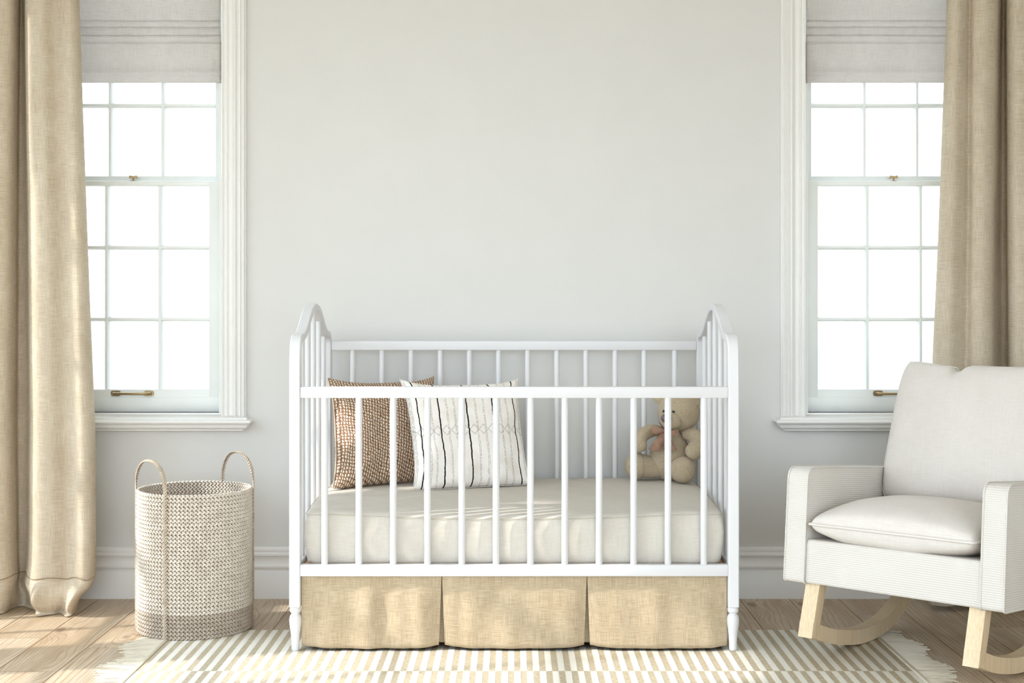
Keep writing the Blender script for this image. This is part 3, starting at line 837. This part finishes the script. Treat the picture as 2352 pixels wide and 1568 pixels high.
# ------------------------------------------------------------------ pillows
def pillow(name, cor, thick, mat, label, cat, group=None, seed=0, uvm=None, pinch=.045, N=34, fold=None, backmat=None, org=None, wr=.006, ear=.8, soft=.42):
    """cor: BL, BR, TR, TL in world space; closed cushion with pinched edges and drawn-out corners"""
    BL, BR, TR, TL = [Vector(c) for c in cor]
    nrm = (BR-BL).cross(TL-BL).normalized()
    if nrm.y > 0 and abs(nrm.y) > .3: nrm = -nrm
    W = ((BR-BL).length+(TR-TL).length)/2; H = ((TL-BL).length+(TR-BR).length)/2
    vs, uvs, fs, idx = [], [], [], {}
    if not isinstance(pinch, tuple): pinch = (pinch,)*4
    def pt(i, j, side):
        u, v = i/N, j/N
        # denser near the edges
        u = .5-.5*math.cos(u*PI)*(.35)-.5*(1-2*u)*.65; v = .5-.5*math.cos(v*PI)*(.35)-.5*(1-2*v)*.65
        a, b2 = 2*u-1, 2*v-1
        ex = pinch[0 if a < 0 else 1]*(1-abs(b2)**3.6)*abs(a)**3*math.copysign(1, a); ey = pinch[2 if b2 < 0 else 3]*(1-abs(a)**3.6)*abs(b2)**3*math.copysign(1, b2)
        uu, vv = u-ex*.5, v-ey*.5
        cr_ = max(0, (abs(a)+abs(b2)-1.72)/.28)**2*.034; uu += (.5-uu)*cr_; vv += (.5-vv)*cr_
        p = BL*(1-uu)*(1-vv)+BR*uu*(1-vv)+TR*uu*vv+TL*(1-uu)*vv
        t = max(0, (1-a*a)*(1-b2*b2))**soft
        w = fbm(u*2.6+seed, v*2.6, seed*3.1)*wr*1.6*min(1, t*2)
        rad = math.sin(math.atan2(b2, a)*9+seed)*wr*.9*max(0, min(1, (max(abs(a), abs(b2))-.55)/.3))*(1-max(abs(a), abs(b2)))*5
        k = side*(t*thick/2+(w+rad)*.6)
        if fold: k += side*fold(u, v); p = p+(TL-BL).normalized()*(-abs(fold(u, v))*.9)
        sag = (mn.noise(Vector((u*3.3+seed*7, v*3.3, 5)))*.006)*t
        return p+nrm*(k+sag), (u*W, v*H) if uvm is None else (u, v)
    for side in (1, -1):
        for j in range(N+1):
            for i in range(N+1):
                e = i in (0, N) or j in (0, N)
                key = (i, j, 0 if e else side)
                if key not in idx:
                    p, q = pt(i, j, side); idx[key] = len(vs); vs.append(p); uvs.append(q)
    def ix(i, j, s): return idx[(i, j, 0 if (i in (0, N) or j in (0, N)) else s)]
    for s in (1, -1):
        for j in range(N):
            for i in range(N):
                f = (ix(i, j, s), ix(i+1, j, s), ix(i+1, j+1, s), ix(i, j+1, s))
                fs.append(f if s > 0 else f[::-1])
    root = empty(name, (min(v.x for v in vs)/2+max(v.x for v in vs)/2, min(v.y for v in vs)/2+max(v.y for v in vs)/2, min(v.z for v in vs)), label, cat, group)
    o = link('pillow_cover' if 'pillow' in name else 'cushion_cover', vs, fs, mat, root, True, uvs)
    md = o.modifiers.new('sub', 'SUBSURF'); md.levels = 1; md.render_levels = 2
    edge = [vs[ix(i, 0, 0)] for i in range(N)]+[vs[ix(N, j, 0)] for j in range(N)]+[vs[ix(N-i, N, 0)] for i in range(N)]+[vs[ix(0, N-j, 0)] for j in range(N)]
    return root, edge, o, nrm, N

brown, edge, _, nb_, N_ = pillow('throw_pillow',
    [(-.600, 4.445, .441), (-.275, 4.668, .447), (-.268, 4.752, .815), (-.648, 4.650, .815)], .150, M['woven'],
    'brown and cream woven pillow leaning in the left corner of the crib', 'pillow', seed=2, pinch=(.14, .10, .03, .19), wr=.012)
mesh_from('zip_seam', tube([Vector(p)+Vector((-.001, -.001, 0)) for p in edge[-N_+1:]], .0022, 8), M['zip'], brown)
white, edge, _, _, _ = pillow('throw_pillow',
    [(-.332, 4.415, .444), (.072, 4.560, .446), (.028, 4.705, .808), (-.392, 4.560, .812)], .135, M['striped'],
    'white pillow with thin black ink stripes leaning beside the brown pillow', 'pillow', seed=5, uvm=1, pinch=(.12, .11, .02, .18), wr=.012)
mesh_from('edge_seam', tube(edge, .0013, 6, True), M['cushion'], white)

# ------------------------------------------------------------------ teddy bear
TY = 4.705; S = TY/F
def T(px, py, dy=0): return P(px, py, TY+dy)
bear = empty('teddy_bear', (fX(1545, TY), TY, .441), 'tan plush teddy bear with a brown bow sitting in the right of the crib', 'teddy bear')
def blob(name, c, r, mat=None, parent=bear, rot=None, seg=32, fn=None, tess=True):
    vs, fs = [], []
    R = rot or Matrix.Identity(3)
    for j in range(1, seg//2*2//1//1//1//1//1-0):
        pass
    nj = seg//2
    vs.append(Vector((0, 0, 1)))
    for j in range(1, nj):
        th = PI*j/nj
        for k in range(seg):
            a = 2*PI*k/seg; vs.append(Vector((math.sin(th)*math.cos(a), math.sin(th)*math.sin(a), math.cos(th))))
    vs.append(Vector((0, 0, -1)))
    for k in range(seg): fs.append((0, 1+k, 1+(k+1) % seg))
    for j in range(nj-2):
        for k in range(seg): fs.append((1+j*seg+k, 1+(j+1)*seg+k, 1+(j+1)*seg+(k+1) % seg, 1+j*seg+(k+1) % seg))
    l = len(vs)-1; bs = 1+(nj-2)*seg
    for k in range(seg): fs.append((bs+k, l, bs+(k+1) % seg))
    out = []
    for v in vs:
        q = fn(v) if fn else v
        out.append(Vector(c)+R@Vector((q.x*r[0], q.y*r[1], q.z*r[2])))
    return mesh_from(name, (out, fs), mat or M['fur'], parent, True, 180)
def limb(name, pts, rad, parent=bear, n=22):
    path, rr = [], []
    m = len(pts)
    ctl = [tuple(p)+(r,) for p, r in zip(pts, rad)]
    for k in range(n+1):
        x, y, z, r = cr(ctl, (m-1)*k/n); path.append(Vector((x, y, z))); rr.append(r)
    d = (path[-1]-path[-2]).normalized(); e, r = path[-1], rr[-1]
    for k in range(1, 9):
        a = PI/2*k/8; path.append(e+d*r*math.sin(a)*.9); rr.append(max(r*math.cos(a), .0004))
    return mesh_from(name, tube(path, rr, 24), M['fur'], parent, True, 180)
zf = .4405
# torso: egg
def egg(v):
    t = (v.z+1)/2
    k = 1.0-.40*t**1.6
    return Vector((v.x*k, v.y*k, v.z))
blob('torso', T(1540, 1041), (.083, .070, .096), fn=egg, rot=Matrix.Rotation(math.radians(3), 3, 'Y'))
head = blob('head', T(1559, 944), (.0735, .068, .0715), fn=lambda v: Vector((v.x*(1+.10*max(0, -v.z)), v.y, v.z)))
blob('muzzle', T(1541, 966, -.046), (.0395, .036, .034), parent=head)
# face looks to the viewer's left
nz = blob('nose', T(1530.0, 961, -.0845), (.0185, .012, .0160), M['nose'], parent=head, seg=20, fn=lambda v: Vector((v.x*(1+.15*v.z), v.y, v.z)))
blob('eye', T(1546.8, 945.2, -.0665), (.0046, .0035, .0046), M['eye'], parent=head, seg=14)
blob('eye', T(1524.5, 944.0, -.0600), (.0046, .0035, .0046), M['eye'], parent=head, seg=14)
mouth = []
for k in range(13):
    t = k/12; px = 1514.5+33*t; py = 969.5+13.0*math.sin(PI*min(1, t*1.02))**.9+3.0*t
    x = (px-1541)*S*.98; z = -(py-966)*S*.98
    r2 = 1-(x/.0395)**2-(z/.034)**2
    dy = .046+.036*math.sqrt(max(.0, r2))
    mouth.append(T(px, py, -dy+.0002))
mesh_from('mouth', tube(mouth, .0011, 6), M['thread'], head)
def ear(c, r, rx):
    e = blob('ear', c, (r, r*.52, r), parent=head, rot=Matrix.Rotation(rx, 3, 'Z'), fn=lambda v: Vector((v.x, v.y+(.55*(1-v.x*v.x-v.z*v.z) if v.y < 0 else 0), v.z)))
ear(T(1515, 912, -.004), .0235, -.3); ear(T(1597, 915, -.028), .0290, .35)
# arms
limb('arm', [T(1520, 990), T(1496, 989, -.012), T(1474, 1001, -.034), T(1467, 1018, -.052), T(1469, 1022, -.055)], [.016, .0225, .0240, .0275, .0275])
limb('arm', [T(1572, 996, -.020), T(1592, 1000, -.040), T(1606, 1016, -.062), T(1598, 1032, -.082), T(1593, 1037, -.087)], [.018, .0260, .0290, .0310, .0300])
# legs
limb('leg', [T(1520, 1076, -.01), T(1500, 1074, -.012), T(1478, 1070, -.016), T(1466, 1069.5, -.020), T(1462, 1069, -.022)], [.030, .036, .0410, .0465, .0455])
limb('leg', [T(1552, 1074, -.01), T(1560, 1075, -.035), T(1566, 1077, -.060), T(1568, 1078, -.078), T(1568, 1078, -.084)], [.034, .039, .0440, .0460, .0450])
# bow
def bowpart(name, outline, dy, mat=M['bow']):
    n = len(outline)
    ce = (sum(p[0] for p in outline)/n, sum(p[1] for p in outline)/n)
    vs = []
    for s in (-1, 1):
        for px, py in outline: vs.append(T(px, py, dy+s*.0022+.002*math.sin(px*.5)))
        vs.append(T(ce[0], ce[1], dy+s*.0075))
    m = n+1; fs = []
    for k in range(n):
        k2 = (k+1) % n
        fs += [(k, k2, n), (m+k2, m+k, m+n), (k2, k, m+k, m+k2)]
    return mesh_from(name, (vs, fs), mat, bowroot, True, 60)
bowroot = blob('bow', T(1529, 991, -.080), (.0085, .008, .0085), M['bow'], seg=18)
bowpart('ribbon_loop', [(1528, 987), (1515, 982), (1503, 979), (1498, 983), (1495.5, 994), (1500, 997), (1513, 998), (1524, 995), (1529, 993)], -.079)
bowpart('ribbon_loop', [(1530, 987), (1541, 989), (1552, 986.5), (1559, 987), (1557, 996), (1553, 1002), (1543, 1000), (1534, 995), (1529, 993)], -.083)
bowpart('ribbon_tail', [(1527, 991), (1515, 998), (1503, 1012), (1489, 1031), (1498, 1036), (1517, 1037), (1522, 1025), (1528, 1006), (1531, 994)], -.077)
bowpart('ribbon_tail', [(1528, 992), (1534, 998), (1543, 1010), (1549, 1022), (1554.5, 1031), (1541, 1035), (1526, 1034), (1526, 1018), (1527, 1002)], -.078)
# ------------------------------------------------------------------ basket
BX, BY, BR_, BH = fX(448, 4.39), 4.39, .1800, .4535
BZ = RT
def ellipsoid_vf(c, ax, ay, az, ra, rb, rc, seg=8, rings=5):
    vs, fs = [c+ax*ra], []
    for j in range(1, rings):
        th = PI*j/rings
        for k in range(seg):
            a = 2*PI*k/seg; vs.append(c+ax*ra*math.cos(th)+ay*rb*math.sin(th)*math.cos(a)+az*rc*math.sin(th)*math.sin(a))
    vs.append(c-ax*ra)
    for k in range(seg): fs.append((0, 1+k, 1+(k+1) % seg))
    for j in range(rings-2):
        for k in range(seg): fs.append((1+j*seg+k, 1+(j+1)*seg+k, 1+(j+1)*seg+(k+1) % seg, 1+j*seg+(k+1) % seg))
    l = len(vs)-1; bs = 1+(rings-2)*seg
    for k in range(seg): fs.append((bs+k, l, bs+(k+1) % seg))
    return vs, fs
basket = empty('laundry_basket', (BX, BY, BZ), 'tall round braided beige basket with two looped handles on the rug corner', 'basket')
NR, NC = 36, 88
RH = BH/NR
def braid_rows(r0, r1):
    V, Fc = [], []
    for r in range(r0, r1):
        z = BZ+(r+.5)*RH
        off = random.random()*.2
        for k in range(NC):
            for s in (-1, 1):
                a = 2*PI*(k+off+(.36 if s > 0 else 0))/NC
                rad = Vector((math.cos(a), math.sin(a), 0)); tan = Vector((-math.sin(a), math.cos(a), 0))
                c = Vector((BX, BY, z+s*RH*.212))+rad*(BR_+.0005)
                d = (tan*.90+Vector((0, 0, -s*.44))).normalized()
                w = rad.cross(d)
                d2 = (d+rad*.22).normalized()
                vs, fs = ellipsoid_vf(c, d2, w, rad, .0080, .0037, .0048)
                o = len(V); V += vs; Fc += [tuple(i+o for i in f) for f in fs]
    return V, Fc
V, Fc = braid_rows(6, NR)
link('woven_body', V, Fc, M['strand'], basket, True)
V, Fc = braid_rows(0, 6)
tag(link('base_band', V, Fc, M['strand_dark'], basket, True), 'darker taupe braided band at the foot')
lin = lathe([(BR_-.0012, BZ+.002), (BR_-.0012, BZ+BH-.004), (BR_+.0012, BZ+BH-.004), (BR_+.0012, BZ+.002)], BX, BY, 88)
lin = (lin[0], lin[1][:-2]+[(3*88+k, 3*88+(k+1) % 88, (k+1) % 88, k) for k in range(88)])
mesh_from('backing', lin, M['braid_gap'], basket, True, 60)
mesh_from('basket_bottom', lathe([(BR_-.002, BZ+.0005), (BR_-.002, BZ+.006)], BX, BY, 64), M['strand_dark'], basket)
def braid_strap(name, path, nrm, w=.0120, pitch=.0095):
    """flat three-strand plait along a path; nrm(i) = its outward normal"""
    # resample by length
    L = [0]
    for a, b2 in zip(path, path[1:]): L.append(L[-1]+(b2-a).length)
    n = int(L[-1]/pitch); V, Fc = [], []
    def at(s):
        s = max(0, min(L[-1], s))
        for i in range(len(L)-1):
            if L[i] <= s <= L[i+1]:
                f = (s-L[i])/max(1e-9, L[i+1]-L[i]); p = path[i].lerp(path[i+1], f)
                return p, (path[i+1]-path[i]).normalized(), nrm[i].lerp(nrm[i+1], f).normalized()
    for k in range(n+1):
        for s in (-1, 1):
            p, t, nn = at((k+(.5 if s > 0 else 0))*pitch)
            nn = (nn-t*nn.dot(t)).normalized(); side = t.cross(nn)
            c = p+side*s*w*.24
            d = (t*.78-side*s*.55).normalized(); d2 = (d+nn*.2).normalized(); ww = nn.cross(d)
            vs, fs = ellipsoid_vf(c, d2, ww, nn, pitch*.78, w*.25, .0026, 8, 6)
            o = len(V); V += vs; Fc += [tuple(i+o for i in f) for f in fs]
    vf = tube(path, .0016, 6)
    o = len(V); nf = len(Fc); V += vf[0]; Fc += [tuple(i+o for i in f) for f in vf[1]]
    fm = [0]*nf+[1]*len(vf[1])
    return link(name, V, Fc, None, basket, True, mats=[M['strand_handle'], M['braid_gap']], fm=fm)
for base, hh in ((222, .100), (42, .104)):
    a1, a2 = math.radians(base-32), math.radians(base+32)
    path, nr_ = [], []
    R1 = BR_+.0065
    e1 = Vector((math.cos(a1), math.sin(a1), 0)); e2 = Vector((math.cos(a2), math.sin(a2), 0))
    for k in range(30):
        z = BZ+.004+(BH-.004)*k/30; path.append(Vector((BX, BY, z))+e1*R1); nr_.append(e1)
    pa, pb = Vector((BX, BY, BZ+BH))+e1*R1, Vector((BX, BY, BZ+BH))+e2*R1
    m = (e1+e2).normalized()
    for k in range(33):
        t = PI*k/32
        q = (pa+pb)/2+(pa-pb)/2*math.copysign(abs(math.cos(t))**.85, math.cos(t))+Vector((0, 0, hh*math.sin(t)**.85 if 0 < k < 32 else 0))
        path.append(q)
        out = ((pa-pb).normalized()*math.cos(t)+Vector((0, 0, math.sin(t))))
        w_ = min(1, math.sin(t)*2.2)
        nn = ((e1 if t < PI/2 else e2)*(1-w_)+out*w_*1.0+m*.25)
        nr_.append(nn.normalized())
    for k in range(30, -1, -1):
        z = BZ+.004+(BH-.004)*k/30
        if k == 30: continue
        path.append(Vector((BX, BY, z))+e2*R1); nr_.append(e2)
    tag(braid_strap('handle', path, nr_), 'plaited strap handle running down to the base')

# ------------------------------------------------------------------ rocking chair
KS = 1.0125
YAW = math.radians(41); TAU = math.radians(5.0)
Uh = Vector((math.cos(YAW), -math.sin(YAW), 0)); Bh = Vector((math.sin(YAW), math.cos(YAW), 0))
C0 = Vector((.793*KS, 3.95*KS, .0015))                    # floor point under the front left corner
ca, sa = math.cos(TAU), math.sin(TAU)
Vx, Vy, Vz = Uh, Bh*ca-Vector((0, 0, sa)), Bh*sa+Vector((0, 0, ca))
HW = .329
ROOT = C0+Uh*HW
RM = Matrix((Vx, Vy, Vz)).transposed().to_4x4(); RM.translation = ROOT
chair = bpy.data.objects.new('rocking_chair', None); col.objects.link(chair); chair.matrix_world = RM
tag(chair, 'cream upholstered rocking armchair on pale birch rockers at the right', 'rocking chair')
def cw(s, t, z):
    """chair point from sideways offset s (from its centre), run-back t and true height z"""
    return ROOT+Uh*s+Bh*t+Vector((0, 0, z))
def cl(t, z): return (t*ca-z*sa, t*sa+z*ca)            # true (t,z) to the chair's own leaning frame
def side_loop(pts, r, seg=6):
    """round the corners of a polygon [(v,w)]"""
    out = []; n = len(pts)
    for i in range(n):
        p = Vector(pts[i]); a = (Vector(pts[i-1])-p); b2 = (Vector(pts[(i+1) % n])-p)
        rr = r[i] if isinstance(r, (list, tuple)) else r
        rr = min(rr, a.length*.45, b2.length*.45)
        A, B_ = p+a.normalized()*rr, p+b2.normalized()*rr
        for k in range(seg+1):
            t = k/seg; q = A*(1-t)**2+p*2*t*(1-t)+B_*t*t; out.append((q.x, q.y))
    return out
def slab(name, loop, x0, x1, mat, parent, bev=.006):
    bm = bmesh.new(); n = len(loop)
    A = [bm.verts.new((x0, p, q)) for p, q in loop]; B_ = [bm.verts.new((x1, p, q)) for p, q in loop]
    f1 = bm.faces.new(A); f2 = bm.faces.new(B_)
    for k in range(n): bm.faces.new((A[k], A[(k+1) % n], B_[(k+1) % n], B_[k]))
    if bev: bmesh.ops.bevel(bm, geom=list(f1.edges)+list(f2.edges), offset=bev, segments=3, affect='EDGES', profile=.5)
    return link_bm(name, bm, mat, parent, True, auto=40, local=True)
AT = .0665
arm_loop = side_loop([(-.021, .234), (-.021, .573), (.62, .573), (.73, .56), (.73, .234)], [.016, .040, .05, .03, .02], 8)
for s in (-1, 1):
    xa, xb = sorted((s*HW, s*(HW-AT)))
    arm = slab('armrest', arm_loop, xa, xb, M['rib'], chair, .005)
    for xx in (xa+.0015, xb-.0015):
        lp = [(xx, p, q) for p, q in arm_loop]
        mesh_from('piping', tube(lp, .0028, 6, True), M['rib'], arm, True, 60, local=True)
slab('seat_base', side_loop([(-.014, .236), (-.014, .364), (.70, .36), (.70, .236)], [.008, .012, .01, .01], 5), -(HW-AT)+.0005, (HW-AT)-.0005, M['rib'], chair, .004)
slab('backrest', side_loop([(.54, .30), (.645, .80), (.715, .795), (.69, .30)], [.02, .03, .03, .02], 6), -(HW-AT)+.001, (HW-AT)-.001, M['rib'], chair, .012)
# rockers: a bent lamination that starts at the front leg and rises under the seat
low = [(-.019, .0867), (.100, .0460), (.2366, .0170), (.3365, .0072), (.4543, .0140), (.5465, .0390), (.6427, .0800), (.72, .130), (.79, .200)]
def rocker(sx):
    ctl = [cl(t, z) for t, z in low]
    n = 40; bot = [cr(ctl, (len(ctl)-1)*k/n) for k in range(n+1)]
    top = []
    for k, p in enumerate(bot):
        a = bot[max(0, k-1)]; b2 = bot[min(n, k+1)]; t = Vector((b2[0]-a[0], b2[1]-a[1])).normalized()
        th = .044
        top.append((p[0]-t.y*th, p[1]+t.x*th))
    top[0] = (bot[0][0]+.004, bot[0][1]+.040)
    loop = bot+top[::-1]
    x0, x1 = sorted((sx*(HW-.060), sx*(HW-.104)))
    bm = bmesh.new()
    A = [bm.verts.new((x0, p, q)) for p, q in loop]; B_ = [bm.verts.new((x1, p, q)) for p, q in loop]
    N2 = len(loop)
    for side in (A, B_):
        for k in range(n): bm.faces.new((side[k], side[k+1], side[N2-2-k], side[N2-1-k]))
    for k in range(N2): bm.faces.new((A[k], A[(k+1) % N2], B_[(k+1) % N2], B_[k]))
    link_bm('rocker', bm, M['birch'], chair, True, auto=35, local=True)
    f0 = cl(-.022, .084); f1 = cl(.050, .084+.006)
    t0 = cl(.027, .236); t1 = cl(.075, .236)
    leg = [(f0[0]-.001, f0[1]), (t0[0], .238), (t0[0]+.045, .238), (f0[0]+.043, f0[1]+.012)]
    slab('front_leg', leg, x0-.0008, x1+.0008, M['birch'], chair, .0015)
for sx in (-1, 1): rocker(sx)
bm = bmesh.new(); box(bm, -(HW-.09), HW-.09, .53, .57, .205, .238, .002); link_bm('cross_bar', bm, M['birch'], chair, True, auto=35, local=True)

seatc, edge, so, _, _ = pillow('seat_cushion', [cw(-.253, -.006, .412), cw(.253, -.006, .412), cw(.253, .50, .392), cw(-.253, .50, .392)], .170, M['cushion'],
    'plump off-white seat cushion lying on the rocking chair', 'cushion', seed=8, pinch=.03, wr=.004, soft=.36)
mesh_from('piping', tube(edge, .0042, 8, True), M['cushion'], seatc, True, 60)
def crease(u, v):
    return -.030*math.exp(-((u-.36-.12*(1-v))/.035)**2)*max(0, (v-.80)/.2)**1.5 + .010*math.exp(-((u-.27)/.08)**2)*max(0, (v-.7)/.3)
backc, edge, bo, _, _ = pillow('back_cushion', [cw(-.258, .505, .430), cw(.258, .505, .430), cw(.258, .672, .868), cw(-.246, .672, .872)], .165, M['cushion'],
    'large off-white back cushion leaning upright in the rocking chair', 'cushion', seed=11, pinch=(-.06, .03, .0, .06), wr=.007, fold=crease, soft=.36)
mesh_from('piping', tube(edge, .0028, 8, True), M['cushion'], backc, True, 60)

# ------------------------------------------------------------------ light
SKY0, LOBE, SKYB, SKYL, SUN = 1.0, 5.6, 5.2, 6.4, 4.1
w = bpy.data.worlds.new('world'); scene.world = w; w.use_nodes = True
nt = w.node_tree; bg = nt.nodes['Background']
def wm(op, a, b=None, c=None):
    n = nt.nodes.new('ShaderNodeMath'); n.operation = op
    for k, v in enumerate((a, b, c)):
        if v is None: continue
        if isinstance(v, bpy.types.NodeSocket): nt.links.new(v, n.inputs[k])
        else: n.inputs[k].default_value = v
    return n.outputs[0]
tcw = nt.nodes.new('ShaderNodeTexCoord')
# bright low sky in front and to the left, plain bright sky beyond the windows
def lobe(d, p):
    v = nt.nodes.new('ShaderNodeVectorMath'); v.operation = 'DOT_PRODUCT'; nt.links.new(tcw.outputs['Generated'], v.inputs[0])
    v.inputs[1].default_value = Vector(d).normalized(); return wm('POWER', wm('MAXIMUM', v.outputs['Value'], 0.0), p)
st = wm('ADD', SKY0, wm('MULTIPLY', lobe((.12, -1, .07), 24.0), LOBE))
st = wm('ADD', st, wm('MULTIPLY', lobe((0, 1, .1), 2.0), SKYB))
st = wm('ADD', st, wm('MULTIPLY', lobe((-1, -.1, .5), 2.0), SKYL))
nt.links.new(st, bg.inputs[1]); bg.inputs[0].default_value = (.77, .89, 1.0, 1)
sl = bpy.data.lights.new('sun', 'SUN'); so_ = bpy.data.objects.new('sun', sl); col.objects.link(so_)
sl.energy = SUN; sl.angle = math.radians(1.3); sl.color = (1.0, .955, .90)
az, el = math.radians(14.5), math.radians(36)
d = Vector((math.cos(az)*math.cos(el), math.sin(az)*math.cos(el), -math.sin(el)))
so_.rotation_euler = d.to_track_quat('-Z', 'Y').to_euler(); so_.location = (-4, 1, 4)

scene.view_settings.view_transform = 'Standard'; scene.view_settings.look = 'None'
scene.view_settings.exposure = 0.12; scene.view_settings.gamma = 1.0
scene.cycles.max_bounces = 10; scene.cycles.diffuse_bounces = 6; scene.cycles.transparent_max_bounces = 12
scene.cycles.use_denoising = True
scene.cycles.use_adaptive_sampling = True; scene.cycles.adaptive_threshold = .03
scene.cycles.caustics_reflective = False; scene.cycles.caustics_refractive = False
